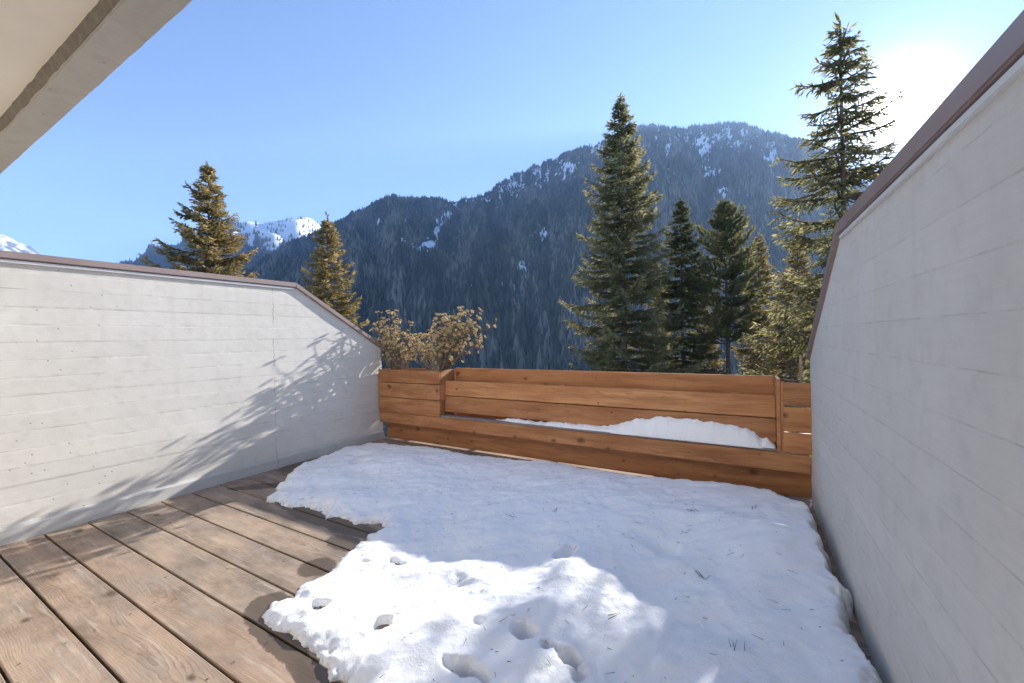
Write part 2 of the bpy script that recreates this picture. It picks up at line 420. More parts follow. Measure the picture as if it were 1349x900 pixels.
SPOTS = [  # snow couloirs and clearings as (azimuth, elevation, half-width az, half-height el, slant)
    (-41.2, 12.7, .6, 1.0, .5), (-40.1, 14.6, .5, 1.3, .7), (-38.9, 16.6, .5, 1.2, .8), (-44.6, 13.2, .35, .6, -.5), (-39.4, 15.6, .4, .8, .7), (-37.6, 17.9, .3, .6, .8), (-43.2, 12.5, .4, .7, -.4),
    (-28.0, 9.6, .7, .6, .2), (-25.6, 13.9, 1.0, .7, 0), (-31.3, 7.3, .22, .5, 0), (-31.3, 5.1, .45, .35, 0), (-33.4, 6.2, .2, .3, 0), (-35.3, 7.9, .2, .8, 0),
    (-34.0, 4.6, .2, .3, 0), (-29.4, 6.4, .16, 1.1, -.1), (-21.7, 4.3, .7, .8, .3), (-22.3, 2.2, .6, .5, 0), (-26.4, 8.9, .2, .6, 0), (-24, 9.9, .2, .4, 0),
    (-4.1, 21.3, .55, 1.5, -.15), (-4.5, 23.2, .4, 1.0, 0), (-3.3, 19.6, .7, .8, -.5), (-8.4, 22.9, .3, 1.3, .15), (0.4, 22.5, .5, .8, 0), (-1.5, 23.2, .3, 1.0, 0),
    (-6.2, 23.6, .35, .5, 0), (-21.6, 22.5, 1.1, .45, .35), (-17.0, 24.0, .7, .5, .4), (-2, 17, .4, 1.1, 0), (-46.6, 13.9, .2, .3, 0), (-45.1, 15.0, .18, .35, 0),
    (-44.0, 15.9, .25, .3, 0), (-33.5, 18.7, 1.3, .25, .25), (-29.5, 20.3, .9, .6, .3), (-25.6, 21.6, .5, .7, 0), (-14.4, 24.2, .5, .6, 0), (3.0, 20.2, .3, .9, 0),
    (-47.6, 15.5, .25, .2, 0), (-49.0, 11.6, .15, .25, 0), (-51.5, 11.1, .12, .2, 0), (-48.6, 9.7, .12, .15, 0), (-37.5, 4.6, .15, .2, 0), (-41, 5.0, .15, .2, 0), (-16.2, 14.4, .3, .5, .2), (-12, 18.5, .25, .6, 0)]

def snowmask(az, el):
    s = np.zeros_like(az)
    wob = fbm(az * 2.2, el * 2.2, 4, 31) - 0.5
    wob2 = fbm(az * 7, el * 5, 3, 41) - 0.5
    for a, e, w, h, sl in SPOTS:
        dx = (az - a - sl * (el - e)) / (w * 1.35); dy = (el - e) / (h * 1.25)
        d = np.sqrt(dx * dx + dy * dy) + wob * 1.6 + wob2 * 2.2 + (fbm(az * 16, el * 4, 3, 43) - .5) * 1.3
        s = np.maximum(s, 1 - sstep(0.75, 1.1, d))
    top = np.interp(az, [p[0] for p in MAIN], [p[1] for p in MAIN]) - el      # thin woods and rock below the crest
    sp = sstep(0.55, 0.66, fbm(az * 2.4 + 9, el * 1.3, 5, 47)) * (1 - sstep(1.5, 5.0, top)) * sstep(-37, -30, az)
    st = sstep(0.60, 0.72, fbm(az * 7.0, el * 0.9, 4, 49)) * (1 - sstep(2.0, 6.5, top)) * sstep(-36, -28, az)
    return np.maximum(s, np.maximum(0.75 * sp, 0.8 * st))

def ridge_layer(sil, az0, az1, naz, D0, rv, zbase, nr, seed, amp, extra, near=None, jag=0.15):
    az = np.linspace(az0, az1, naz)
    sa = np.array([p[0] for p in sil]); se = np.array([p[1] for p in sil])
    el = np.interp(az, sa, se) + (fbm(az * 1.1, az * 0, 4, seed + 5) - 0.5) * jag * 2
    D = D0 * (1 + 0.22 * (fbm(az * 0.05, az * 0 + 3.3, 3, seed) - 0.5) * 2)
    zr = CAMZ + D * np.tan(np.radians(el))
    s = np.linspace(0, 1, nr)
    rows_r, rows_z = [], []
    if near is not None:
        for r in near:
            rows_r.append(np.full(naz, r)); rows_z.append(near_z(np.full(naz, r)) + (fbm(az * .3, az * 0 + r * .05, 3, 77) - .5) * min(4.0, r * 0.06) * (1 if r > 12 else 0.3))
        z0 = near_z(np.full(naz, near[-1])); r0 = near[-1]
    else:
        z0 = np.full(naz, zbase); r0 = rv
    for i, q in enumerate(s[1:] if near is not None else s):
        r = r0 + (D - r0) * q
        prof = q ** 1.12
        env = 4 * q * (1 - q)
        x = az * D0 / 57.3 / 260.0
        gul = (1 - np.abs(2 * fbm(x + 0.8 * q, q * 1.6, 4, seed + 11) - 1)) - 0.6
        z = z0 + (zr - z0) * prof + env * amp * gul * (0.35 + q)
        rows_r.append(r); rows_z.append(z)
    for k in range(1, extra + 1):
        rows_r.append(D + D0 * 0.06 * k ** 1.5); rows_z.append(zr - D0 * 0.022 * k ** 1.5)
    Rr = np.array(rows_r); Z = np.array(rows_z); A = np.radians(np.broadcast_to(az, Rr.shape))
    V = np.stack([Rr * np.sin(A), Rr * np.cos(A), Z], -1)
    n0, n1 = Rr.shape
    i = np.arange(n0 - 1)[:, None] * n1 + np.arange(n1 - 1)[None, :]
    F = np.stack([i, i + n1, i + n1 + 1, i + 1], -1).reshape(-1, 4)
    return V, F, Rr, Z, az

def attr(me, name, vals):
    a = me.attributes.new(name, 'FLOAT', 'POINT'); a.data.foreach_set('value', np.asarray(vals, np.float32).ravel())

def ground_mat(name, soil, soil2, snowc=(0.80, 0.83, 0.88), thr=0.5, rock=(0.16, 0.15, 0.15), sc=0.02):
    m = M(name, 0.95, 0.1)
    P = m.pos(); at = m.n('ShaderNodeAttribute'); at.attribute_name = 'snow'
    n1 = m.noise(P, sc, 8, 0.7); n2 = m.noise(m.scale(P, (1, 1, 0.3)), sc * 2.5, 6, 0.65)
    c = m.mix(m.mapr(n2, 0.35, 0.65, 0, 1), soil, soil2)
    c = m.mix(m.mapr(n1, 0.56, 0.66, 0, 0.7), c, rock)
    f = m.mapr(m.math('ADD', at.outputs['Fac'], m.math('MULTIPLY', m.math('SUBTRACT', n1, 0.5), 1.1)), thr - 0.08, thr + 0.1, 0, 1)
    c = m.mix(f, c, snowc)
    m.color(c); m.bump(n2, 0.6, 6.0)
    return m.m

MOUNT = ground_mat('forest_floor', (0.045, 0.05, 0.04), (0.085, 0.075, 0.06), thr=0.55)
FAR = ground_mat('high_slope', (0.06, 0.07, 0.06), (0.10, 0.10, 0.10), thr=0.45, sc=0.006)
HILLG = ground_mat('hillside_ground', (0.07, 0.065, 0.03), (0.11, 0.09, 0.05), thr=0.6, sc=0.35)

NEAR = [4, 6, 8, 11, 15, 20, 28, 40, 60, 90, 130, 190, 270, 380]
D_MAIN = 2000.0
V, F, Rr, Z, az = ridge_layer(MAIN, -128, 128, 760, D_MAIN, 0, 0, 70, 3, 190.0, 5, NEAR, 0.25)
cut = 9                                  # the rings up to ~130 m are the hillside, the rest the mountain
n1 = Rr.shape[1]
nh = (cut) * (n1 - 1)
vh = V[:cut + 1].reshape(-1, 3)
me = np_mesh('hillside', np.vstack([vh, [[0, 0, -5.3]]]), F[:nh], True)
attr(me, 'snow', np.append(fbm(vh[:, 0] * .12, vh[:, 1] * .12, 4, 8) * 0.9, 0))
tag(link('hillside', me, HILLG), kind='structure')
vm = V[cut:].reshape(-1, 3)
Fm = F[:len(F) - nh]
me = np_mesh('mountain', vm, Fm, True)
azv = np.degrees(np.arctan2(vm[:, 0], vm[:, 1])); elv = np.degrees(np.arctan2(vm[:, 2] - CAMZ, np.hypot(vm[:, 0], vm[:, 1])))
sm = snowmask(azv, elv)
attr(me, 'snow', sm * 1.0)
tag(link('mountain', me, MOUNT), 'dark forested mountain with snow gullies filling the middle of the view', None, None, 'structure')
gR, gZ, gaz = Rr, Z, az

V2, F2, R2, Z2, az2 = ridge_layer(LAY2, -110, -12, 260, 3300.0, 1500, -150, 46, 21, 240.0, 4, None, 0.35)
me = np_mesh('mountain', V2.reshape(-1, 3), F2, True)
e2 = np.degrees(np.arctan2(Z2 - CAMZ, R2)); A2 = np.broadcast_to(az2, e2.shape)
s2 = sstep(10.4, 12.6, e2 + (fbm(A2 * .5, e2 * .8, 4, 55) - .5) * 4.5) * sstep(-65.5, -62.5, A2 + (fbm(A2, e2, 3, 58) - .5) * 3)
attr(me, 'snow', s2)
tag(link('mountain', me, FAR), 'snow capped far ridge seen between the two sunlit spruces', None, None, 'structure')
V3, F3, R3, Z3, az3 = ridge_layer(LAY3, -115, -60, 200, 4200.0, 2400, -100, 30, 33, 260.0, 3, None, 0.3)
me = np_mesh('mountain', V3.reshape(-1, 3), F3, True)
attr(me, 'snow', 0.05 + 0.85 * fbm(az3[None, :] * 2.6 + Z3 * 0.004, Z3 * .02, 5, 71))
tag(link('mountain', me, FAR), 'small snowy peak just above the left wall at the left edge', None, None, 'structure')

# far forest: conifers standing on the slopes, one mass
def forest(az0, az1, gR, gZ, gaz, i0, i1, n, hmin, hmax, seed, mask, name, mat):
    g = np.random.default_rng(seed)
    a = g.uniform(az0, az1, n)
    # uniform in apparent height over the rings
    q = i0 + (i1 - i0) * g.uniform(0, 1, n) ** 0.85
    ia = np.interp(a, gaz, np.arange(len(gaz)))
    i = np.floor(q).astype(int); fi = q - i; j = np.floor(ia).astype(int); fj = ia - j
    j = np.clip(j, 0, len(gaz) - 2); i = np.clip(i, 0, gR.shape[0] - 2)
    bl = lambda G: (G[i, j] * (1 - fi) + G[i + 1, j] * fi) * (1 - fj) + (G[i, j + 1] * (1 - fi) + G[i + 1, j + 1] * fi) * fj
    r = bl(gR); z = bl(gZ)
    el = np.degrees(np.arctan2(z - CAMZ, r))
    dens = 0.15 + 1.0 * sstep(0.30, 0.55, fbm(a * 0.9, el * 0.7, 4, seed + 3))
    keep = (g.uniform(0, 1, n) > mask(a, el)) & (g.uniform(0, 1, n) < dens)
    a, r, z = a[keep], r[keep], z[keep]; k = len(a)
    h = g.uniform(hmin, hmax, k) * (0.7 + 0.6 * g.random(k) ** 2); w = h * g.uniform(0.15, 0.24, k)
    x = r * np.sin(np.radians(a)); y = r * np.cos(np.radians(a))
    b = np.stack([x, y, z - 1.5], -1)
    ang = g.uniform(0, 2 * np.pi, k)
    V = np.zeros((k, 6, 3))
    for m_ in range(5):
        th = ang + m_ * 2 * np.pi / 5
        V[:, m_] = b + np.stack([w * np.cos(th), w * np.sin(th), 0.12 * h * (g.random(k))], -1)
    V[:, 5] = b + np.stack([0 * h, 0 * h, h], -1)
    F = np.array([[m_, (m_ + 1) % 5, 5] for m_ in range(5)])[None] + (np.arange(k) * 6)[:, None, None]
    me = np_mesh(name, V.reshape(-1, 3), F.reshape(-1, 3))
    attr(me, 'tone', np.repeat(np.clip(0.75 * g.random(k) + 1.7 * (fbm(a * 0.8, r / 170.0, 4, seed + 9) - 0.42), 0, 1), 6))
    return tag(link(name, me, mat), kind='stuff')
def forest_mat():
    m = M('far_conifers', 0.9, 0.1)
    at = m.n('ShaderNodeAttribute'); at.attribute_name = 'tone'
    c = m.ramp(at.outputs['Fac'], [(0.0, (0.014, 0.024, 0.016)), (0.45, (0.045, 0.06, 0.038)), (0.75, (0.10, 0.10, 0.07)), (0.95, (0.20, 0.175, 0.14))])
    m.color(c); return m.m
FORM = forest_mat()
tag(forest(-66, 24, gR, gZ, gaz, 12, 83.6, 105000, 11, 22, 5, lambda a, e: snowmask(a, e) * 0.86, 'forest', FORM), 'dense conifer forest covering the mountain slope', 'forest')
tag(forest(-78, -45, R2, Z2, az2, 12, 45, 14000, 18, 32, 6, lambda a, e: sstep(10.4, 12.6, e + (fbm(a * .5, e * .8, 4, 55) - .5) * 4.5) * sstep(-65.5, -62.5, a) * 0.93, 'forest', FORM), 'conifers on the lower flank of the snow capped ridge', 'forest')

# ------------------------------------------------------------------ haze
hz = prism_mesh('haze', [(-5600, -1800), (5600, -1800), (5600, 5600), (-5600, 5600)], 'z', -420, 1300)
hm = bpy.data.materials.new('haze_air'); hm.use_nodes = True
t = hm.node_tree; t.nodes.clear()
pv = t.nodes.new('ShaderNodeVolumePrincipled'); mo = t.nodes.new('ShaderNodeOutputMaterial')
pv.inputs['Color'].default_value = (0.42, 0.63, 1.0, 1)
pv.inputs['Density'].default_value = 0.000135
pv.inputs['Anisotropy'].default_value = 0.22
t.links.new(pv.outputs[0], mo.inputs['Volume'])
tag(link('haze', hz, hm), 'thin blue winter haze in the valley air', 'haze', None, 'stuff')

# ------------------------------------------------------------------ the building over the camera
bld = empty('apartment_building', (-2, -0.9, 0))
tag(bld, 'pale apartment building with a concrete slab edge jutting over the upper left corner', 'building')
def part(name, me, mat, parent, **k):
    o = link(name, me, mat); o.parent = parent
    o.matrix_parent_inverse = parent.matrix_world.inverted() if False else Matrix.Translation(-parent.location)
    return tag(o, **k)
def rough_prism(poly, x0, x1, n, seed, amp):
    """bar along x with slightly uneven cast edges; poly (y,z)"""
    g = np.random.default_rng(seed); xs = np.linspace(x0, x1, n); k = len(poly)
    V = np.zeros((n, k, 3))
    for j, (y, z) in enumerate(poly):
        V[:, j, 0] = xs
        V[:, j, 1] = y + (fbm(xs * 9, xs * 0 + j * 7, 4, seed + j) - .5) * amp * 2
        V[:, j, 2] = z + (fbm(xs * 7, xs * 0 + j * 5 + 50, 4, seed + j) - .5) * amp * 0.6
    F = []
    for i in range(n - 1):
        for j in range(k):
            a, b = i * k + j, i * k + (j + 1) % k
            F.append((a, b, b + k, a + k))
    V = V.reshape(-1, 3)
    return np_mesh('bar', V, F)
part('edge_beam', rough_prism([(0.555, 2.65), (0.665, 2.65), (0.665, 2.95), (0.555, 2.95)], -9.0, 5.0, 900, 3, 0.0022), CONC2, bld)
part('soffit', prism_mesh('soffit', [(-1.2, 2.715), (0.55, 2.715), (0.55, 2.94), (-1.2, 2.94)], 'x', -9.0, 5.0), PLASTER, bld)
part('mortar_edge', rough_prism([(0.538, 2.709), (0.556, 2.672), (0.556, 2.72), (0.534, 2.72)], -9.0, 5.0, 2400, 9, 0.007), MORTAR, bld)
part('facade_wall', prism_mesh('facade', [(-9, -6), (5, -6), (5, 7), (-9, 7)], 'y', -1.5, -1.2), FACADE, bld)

# ------------------------------------------------------------------ side walls
def wall(name, label, inner, sgn, ytop, y0, y1, seed, coping_x):
    """inner(y) = x of the face seen; sgn=+1 when the face looks to +x. ytop: knee (y, z) list from near to far"""
    root = empty(name, (inner(2.0), 2.0, 0)); tag(root, label, 'wall')
    ys = np.linspace(y0, y1, 380); nz = 260
    ty = np.array([p[0] for p in ytop]); tz = np.array([p[1] for p in ytop])
    top = np.interp(ys, ty, tz)
    zb = -0.15
    f = np.linspace(0, 1, nz)
    Y = np.repeat(ys[:, None], nz, 1); Zz = zb + (top[:, None] - zb) * f[None, :]
    zbd = Zz / 0.14; b = np.floor(zbd); fr = zbd - b
    step = (_hash(b, b * 0 + 3, seed) - 0.5) * 0.0030
    ed = np.minimum(fr, 1 - fr) * 0.14
    line = np.round(zbd)
    present = sstep(0.36, 0.62, fbm(Y * 2.0 + line * 13.7, line * 3.1, 4, seed + 2))
    fin = 0.75 * np.exp(-(ed / 0.0050) ** 2) * present * (0.010 * (fbm(Y * 34, line * 5.3, 4, seed + 4) - 0.62))
    warp = (fbm(Y * 2.0, Zz * 2.2, 3, seed + 6) - .5) * 0.006 + (fbm(Y * 13, Zz * 22, 4, seed + 8) - .5) * 0.0009
    pits = -0.003 * sstep(0.955, 0.985, vnoise(Y * 38, Zz * 45, seed + 12)) * sstep(0.45, 0.6, vnoise(Y * 3, Zz * 4, seed + 14))
    disp = step + fin + warp + pits
    X = np.vectorize(inner)(Y) + sgn * disp
    V = np.stack([X, Y, Zz], -1).reshape(-1, 3)
    i = np.arange(len(ys) - 1)[:, None] * nz + np.arange(nz - 1)[None, :]
    F = np.stack([i, i + nz, i + nz + 1, i + 1], -1).reshape(-1, 4)
    if sgn < 0: F = F[:, ::-1]
    # rear body: the same outline 0.22 m behind, sides closed
    loop = list(range(0, nz)) + [k * nz + nz - 1 for k in range(1, len(ys))] + [(len(ys) - 1) * nz + k for k in range(nz - 2, -1, -1)] + [k * nz for k in range(len(ys) - 2, 0, -1)]
    base = len(V)
    Vb = V[loop].copy(); Vb[:, 0] = np.vectorize(inner)(Vb[:, 1]) - sgn * 0.22
    n = len(loop)
    Fs = [(loop[k], base + k, base + (k + 1) % n, loop[(k + 1) % n]) for k in range(n)]
    if sgn > 0: Fs = [q[::-1] for q in Fs]
    Vall = np.vstack([V, Vb]); Fall = np.vstack([F, np.array(Fs)])
    me = np_mesh(name, Vall, Fall, True)
    part('concrete_panel', me, CONC, root)
    # rear face
    bk = [(y, z) for y, z in ytop]; bk = [(y0, zb)] + bk + [(y1, zb)]
    xr = inner(2.0) - sgn * 0.225
    part('rear_face', prism_mesh('rear', bk, 'x', xr, xr - sgn * 0.05), CONC, root)
    # metal coping in straight lengths along the top line, folded down over the face
    def strip(nm, off_in, off_out, zlo, zhi, mat, p, q, bev):
        a0, a1 = Vector((0, p[0], p[1])), Vector((0, q[0], q[1]))
        bm = bmesh.new(); vs = []
        for e in (a0, a1):
            xi = inner(e.y) + sgn * off_in; xo = inner(e.y) - sgn * off_out
            for x, dz in ((xi, zlo), (xi, zhi), (xo, zhi), (xo, zlo)): vs.append(bm.verts.new((x, e.y, e.z + dz)))
        bm.faces.new(vs[0:4]); bm.faces.new(vs[4:8][::-1])
        for k in range(4): bm.faces.new((vs[k], vs[4 + k], vs[4 + (k + 1) % 4], vs[(k + 1) % 4]))
        bmesh.ops.recalc_face_normals(bm, faces=bm.faces[:])
        if bev: bmesh.ops.bevel(bm, geom=bm.edges[:], offset=bev, segments=2, affect='EDGES')
        me = bpy.data.meshes.new(nm); bm.to_mesh(me); bm.free()
        return part(nm, me, mat, root)
    return root, strip

Lx = lambda y: -4.94 + (y - 0.7) * (0.076 / 3.72)
Ltop = [(-1.19, 2.185), (3.075, 2.185), (4.42, 1.375)]
wl, strip = wall('side_wall', 'sunlit board marked concrete side wall on the left with a brown coping', Lx, 1, Ltop, -1.19, 4.42, 5, 0)
def mid(p, q, t): return (p[0] + (q[0] - p[0]) * t, p[1] + (q[1] - p[1]) * t)
kn, en = Ltop[1], Ltop[2]
strip('coping', 0.035, 0.27, 0.0, 0.058, COPING, (-1.19, 2.185), (kn[0] + 0.004, kn[1]), 0.006)
strip('coping', 0.035, 0.27, 0.0, 0.062, COPING, kn, mid(kn, en, .80), 0.006)
strip('coping', 0.038, 0.27, 0.004, 0.066, COPING, mid(kn, en, .802), mid(kn, en, .90), 0.006)
strip('coping', 0.041, 0.27, 0.008, 0.070, COPING, mid(kn, en, .902), mid(kn, en, 1.03), 0.006)
strip('drip_strip', 0.020, 0.05, -0.030, -0.006, DRIP, (-1.19, 2.185), (kn[0] - 0.02, kn[1]), 0.003)
# splayed plinth at the foot of the wall
bm = bmesh.new()
for sec in [[(0.0, 0.13), (0.03, 0.105), (0.045, -0.05), (0.0, -0.05)]]:
    A, B = [], []
    for y, L in ((-1.19, A), (4.42, B)):
        for dx, z in sec: L.append(bm.verts.new((Lx(y) + dx - (0.002 if dx == 0 else 0), y, z)))
    for k in range(4): bm.faces.new((A[k], B[k], B[(k + 1) % 4], A[(k + 1) % 4]))
    bm.faces.new(A[::-1]); bm.faces.new(B)
bmesh.ops.recalc_face_normals(bm, faces=bm.faces[:])
me = bpy.data.meshes.new('plinth'); bm.to_mesh(me); bm.free()
part('plinth', me, CONC3, wl)

Rx = lambda y: 0.486
Rtop = [(-1.19, 2.005), (3.0, 2.065), (4.36, 1.275)]
wr, strip = wall('side_wall', 'shaded grey concrete side wall on the right below the sun', Rx, -1, Rtop, -1.19, 4.36, 15, 0)
kn, en = Rtop[1], Rtop[2]
strip('coping', 0.020, 0.27, 0.0, 0.074, COPING, (-1.19, Rtop[0][1]), (kn[0] + 0.004, kn[1]), 0.006)
strip('coping', 0.022, 0.27, 0.0, 0.078, COPING, kn, mid(kn, en, 1.02), 0.006)
strip('drip_strip', 0.012, 0.05, -0.030, -0.006, DRIP, (-1.19, Rtop[0][1]), (kn[0] - 0.02, kn[1]), 0.003)

# ------------------------------------------------------------------ deck
deck = link('deck', prism_mesh('deck', [(-5.1, -1.2), (0.6, -1.2), (0.6, 4.62), (-5.1, 4.62)], 'z', -0.30, -0.075), DARKSUB)
tag(deck, 'weathered timber deck of wide boards', None, None, 'structure')
PITCH = 0.2487
dl = 5.41
dm = box_mesh('deck_plank', dl, PITCH - 0.013, 0.045, 0.004, 2)
for k in range(-8, 15):
    y = 0.931 + PITCH * (k + 0.5)
    o = link('plank', dm, DECKW); o.parent = deck
    o.location = (-2.2 + random.uniform(-.004, .004), y, -0.0225 + random.uniform(-.0015, .0015))
    o.rotation_euler = (random.uniform(-.004, .004), 0, random.uniform(-.0006, .0006))
bm_ = box_mesh('deck_joist', 0.06, 5.8, 0.05, 0.002)
for x in (-4.8, -3.9, -3.0, -2.1, -1.2, -0.3, 0.4):
    o = link('joist', bm_, DARKSUB); o.parent = deck; o.location = (x, 1.7, -0.073 + .0)

# countersunk screw heads in pairs over each joist
Vq, Fq_ = [], []
for k in range(-4, 15):
    for x in (-4.8, -3.9, -3.0, -2.1, -1.2, -0.3, 0.4):
        for dy in (0.055, PITCH - 0.055):
            cx_, cy_ = x + random.uniform(-.008, .008), 0.931 + PITCH * k + dy + random.uniform(-.006, .006); b = len(Vq)
            for q in range(7): Vq.append((cx_ + .0052 * math.cos(q * 6.283 / 7), cy_ + .0052 * math.sin(q * 6.283 / 7), 0.0022))
            Vq.append((cx_, cy_, 0.0014))
            for q in range(7): Fq_.append((b + q, b + (q + 1) % 7, b + 7))
o = link('screws', np_mesh('screws', Vq, Fq_), plain('dull_steel', (0.06, 0.055, 0.05), (0.12, 0.10, 0.09), 0.5, 60.0, 0.6)); o.parent = deck; o['kind'] = 'stuff'

# ------------------------------------------------------------------ bench and planter boxes
def board(parent, x0, x1, y, z0, z1, th=0.028, mat=LARCH, name='plank', lean=0.0, bev=0.004):
    """upright board: its face looks to -y at y, edge to edge z0..z1"""
    L = x1 - x0; Wd = z1 - z0
    me = box_mesh('board', L, Wd, th, bev, 2)
    o = link(name, me, mat); o.parent = parent
    o.rotation_euler = (math.pi / 2 + lean + random.uniform(-.006, .006), random.uniform(-.0008, .0008), 0)
    o.location = Vector(((x0 + x1) / 2, y + th / 2 + random.uniform(-.0015, .0015), (z0 + z1) / 2)) - parent.location
    return o
def side(parent, x, y0, y1, z0, z1, th=0.028, mat=LARCH, name='side_board'):
    L = y1 - y0; Wd = z1 - z0
    me = box_mesh('sideboard', L, Wd, th, 0.004, 2)
    o = link(name, me, mat); o.parent = parent
    o.rotation_euler = (math.pi / 2, 0, math.pi / 2)
    o.location = Vector((x, (y0 + y1) / 2, (z0 + z1) / 2)) - parent.location
    return o
YF = 4.33
pb = empty('planter_box', (-4.24, 4.5, 0.43)); tag(pb, 'larch planter box of three boards against the left wall, holding two brown shrubs', 'planter', 'larch planter boxes')
for z0, z1 in ((0.882, 1.068), (0.662, 0.874), (0.437, 0.654)):
    board(pb, -4.835, -3.648, YF, z0, z1)
    side(pb, -3.660, YF + 0.032, 4.70, z0 - 0.003, z1 + 0.002)
side(pb, -4.815, YF + 0.032, 4.70, 0.44, 1.066)
board(pb, -4.80, -3.676, 4.672, 0.44, 1.066, name='rear_board')
for par, x0, x1, z0, z1 in ((pb, -4.79, -3.69, 0.45, 1.0),):
    me = box_mesh('gap_backing', x1 - x0, 0.004, z1 - z0, 0); o = link('gap_backing', me, DARKSUB); o.parent = par; o.location = Vector(((x0 + x1) / 2, YF + 0.034, (z0 + z1) / 2)) - par.location  # dark sheet added behind the front boards to blacken their gaps
def soil(parent, x0, x1, y0, y1, z, seed):
    nx, ny = 60, 16
    X, Y = np.meshgrid(np.linspace(x0, x1, nx), np.linspace(y0, y1, ny), indexing='ij')
    Zs = z + (fbm(X * 9, Y * 9, 4, seed) - .5) * 0.07
    V = np.stack([X, Y, Zs], -1).reshape(-1, 3)
    i = np.arange(nx - 1)[:, None] * ny + np.arange(ny - 1)[None, :]
    F = np.stack([i, i + ny, i + ny + 1, i + 1], -1).reshape(-1, 4)
    o = link('soil', np_mesh('soil', V, F, True), SOIL); o.parent = parent; o.matrix_parent_inverse = Matrix.Translation(-parent.location)
    return o
soil(pb, -4.80, -3.675, YF + .03, 4.67, 1.01, 4)

bn = empty('bench', (-1.7, 4.45, 0)); tag(bn, 'long built-in larch bench with a leaning two board back and a trough behind it', 'bench')
# front board runs the whole width, lower board set back below it
board(bn, -4.83, 0.484, YF, 0.268, 0.432, 0.035, name='front_board', bev=0.012)
board(bn, -4.79, 0.490, 4.44, 0.018, 0.335, 0.03, name='lower_board')
# narrow slatted ledge
def slat(x0, x1, y0, y1, z1, th=0.022):
    me = box_mesh('slat', x1 - x0, y1 - y0, th, 0.003)
    o = link('seat_slat', me, SLAT); o.parent = bn
    o.location = Vector(((x0 + x1) / 2, (y0 + y1) / 2, z1 - th / 2)) - bn.location
slat(-3.64, 0.232, YF + 0.012, YF + 0.062, 0.457)
slat(-3.64, 0.232, YF + 0.068, YF + 0.135, 0.455)
lean = -0.07
board(bn, -3.640, 0.232, 4.442, 0.722, 0.925, name='back_plank', lean=lean)
board(bn, -3.640, 0.232, 4.428, 0.500, 0.712, name='back_plank', lean=lean)
board(bn, -3.640, 0.232, 4.672, 0.46, 1.088, name='rear_rail')
board(bn, -3.640, 0.232, 4.675, 0.27, 0.452, name='rear_rail')
for x in (-3.3, -1.9, -1.02, -0.1):     # bearers behind the back
    me = box_mesh('bearer', 0.07, 0.05, 0.46, 0.003); o = link('bearer', me, LARCH); o.parent = bn
    o.location = Vector((x, 4.505, 0.70)) - bn.location
soil(bn, -3.63, 0.225, 4.49, 4.67, 0.74, 9)
# end cheek of the bench
side(bn, 0.250, YF + 0.0, 4.70, 0.436, 1.092, name='end_board')
for x in (-4.4, -3.2, -2.0, -0.8, 0.3):
    me = box_mesh('foot', 0.07, 0.09, 0.30, 0.003); o = link('foot', me, LARCH); o.parent = bn
    o.location = Vector((x, 4.54, 0.13)) - bn.location

pr = empty('planter_box', (0.37, 4.5, 0.43)); tag(pr, 'narrow larch planter box of three boards against the right wall', 'planter', 'larch planter boxes')
for z0, z1 in ((0.853, 1.062), (0.629, 0.844), (0.437, 0.620)):
    board(pr, 0.284, 0.488, YF + 0.004, z0 + 0.003, z1)
me = box_mesh('corner_post', 0.02, 0.03, 0.63, 0.003); o = link('corner_post', me, LARCH); o.parent = pr; o.location = Vector((0.2755, YF + 0.02, 0.755)) - pr.location
side(pr, 0.469, YF + 0.04, 4.70, 0.44, 0.60)
st = link('wooden_stake', prism_mesh('stake', [(-.012, -.012), (.012, -.012), (.012, .012), (-.012, .012)], 'z', 0.2, 1.29, 0.003), STAKEW)
st.location = (0.452, 4.72, 0); tag(st, 'thin upright wooden stake behind the narrow right planter box', 'stake')

# ------------------------------------------------------------------ snow
OUT = [(-4.25, 2.40), (-4.60, 2.85), (-4.76, 3.30), (-4.82, 3.80), (-4.80, 4.08), (-4.568, 4.116), (-3.898, 4.169), (-3.676, 4.262), (-3.227, 4.20), (-2.775, 4.19), (-2.084, 4.33), (-1.672, 4.315), (-1.071, 4.28), (-0.839, 4.20), (-0.502, 4.285), (-0.072, 4.27), (0.22, 4.15), (0.36, 4.0), (0.42, 3.8), (0.45, 3.52), (0.45, 3.2), (0.42, 2.95), (0.46, 2.75), (0.42, 2.45), (0.43, 2.3), (0.44, 2.1), (0.41, 1.5), (0.40, -0.9), (-1.15, -0.9), (-1.25, 0.6), (-1.466, 1.13), (-1.565, 1.15), (-1.743, 1.19), (-1.93, 1.2), (-2.061, 1.2), (-2.293, 1.223), (-2.345, 1.302), (-2.291, 1.401), (-2.40, 1.487), (-2.38, 1.689), (-2.43, 1.933), (-2.545, 2.12), (-2.50, 2.25), (-2.60, 2.31), (-2.772, 2.21), (-3.022, 2.272), (-3.10, 2.147), (-3.20, 2.24), (-3.397, 2.227), (-3.674, 2.187), (-3.95, 2.20)]
def sdist(X, Y, poly):
    P = np.array(poly); n = len(P); d2 = np.full(X.shape, 1e9); ins = np.zeros(X.shape, bool)
    for i in range(n):
        ax, ay = P[i]; bx, by = P[(i + 1) % n]
        ex, ey = bx - ax, by - ay; t = np.clip(((X - ax) * ex + (Y - ay) * ey) / (ex * ex + ey * ey), 0, 1)
        d2 = np.minimum(d2, (X - ax - t * ex) ** 2 + (Y - ay - t * ey) ** 2)
        c = ((ay > Y) != (by > Y)); 
        with np.errstate(divide='ignore', invalid='ignore'): xi = ax + (Y - ay) * ex / (ey if ey else 1e-9)
        ins ^= c & (X < xi)
    return np.where(ins, 1, -1) * np.sqrt(d2)
st_ = 0.0105
gx = np.arange(-4.95, 0.48, st_); gy = np.arange(-0.95, 4.36, st_)
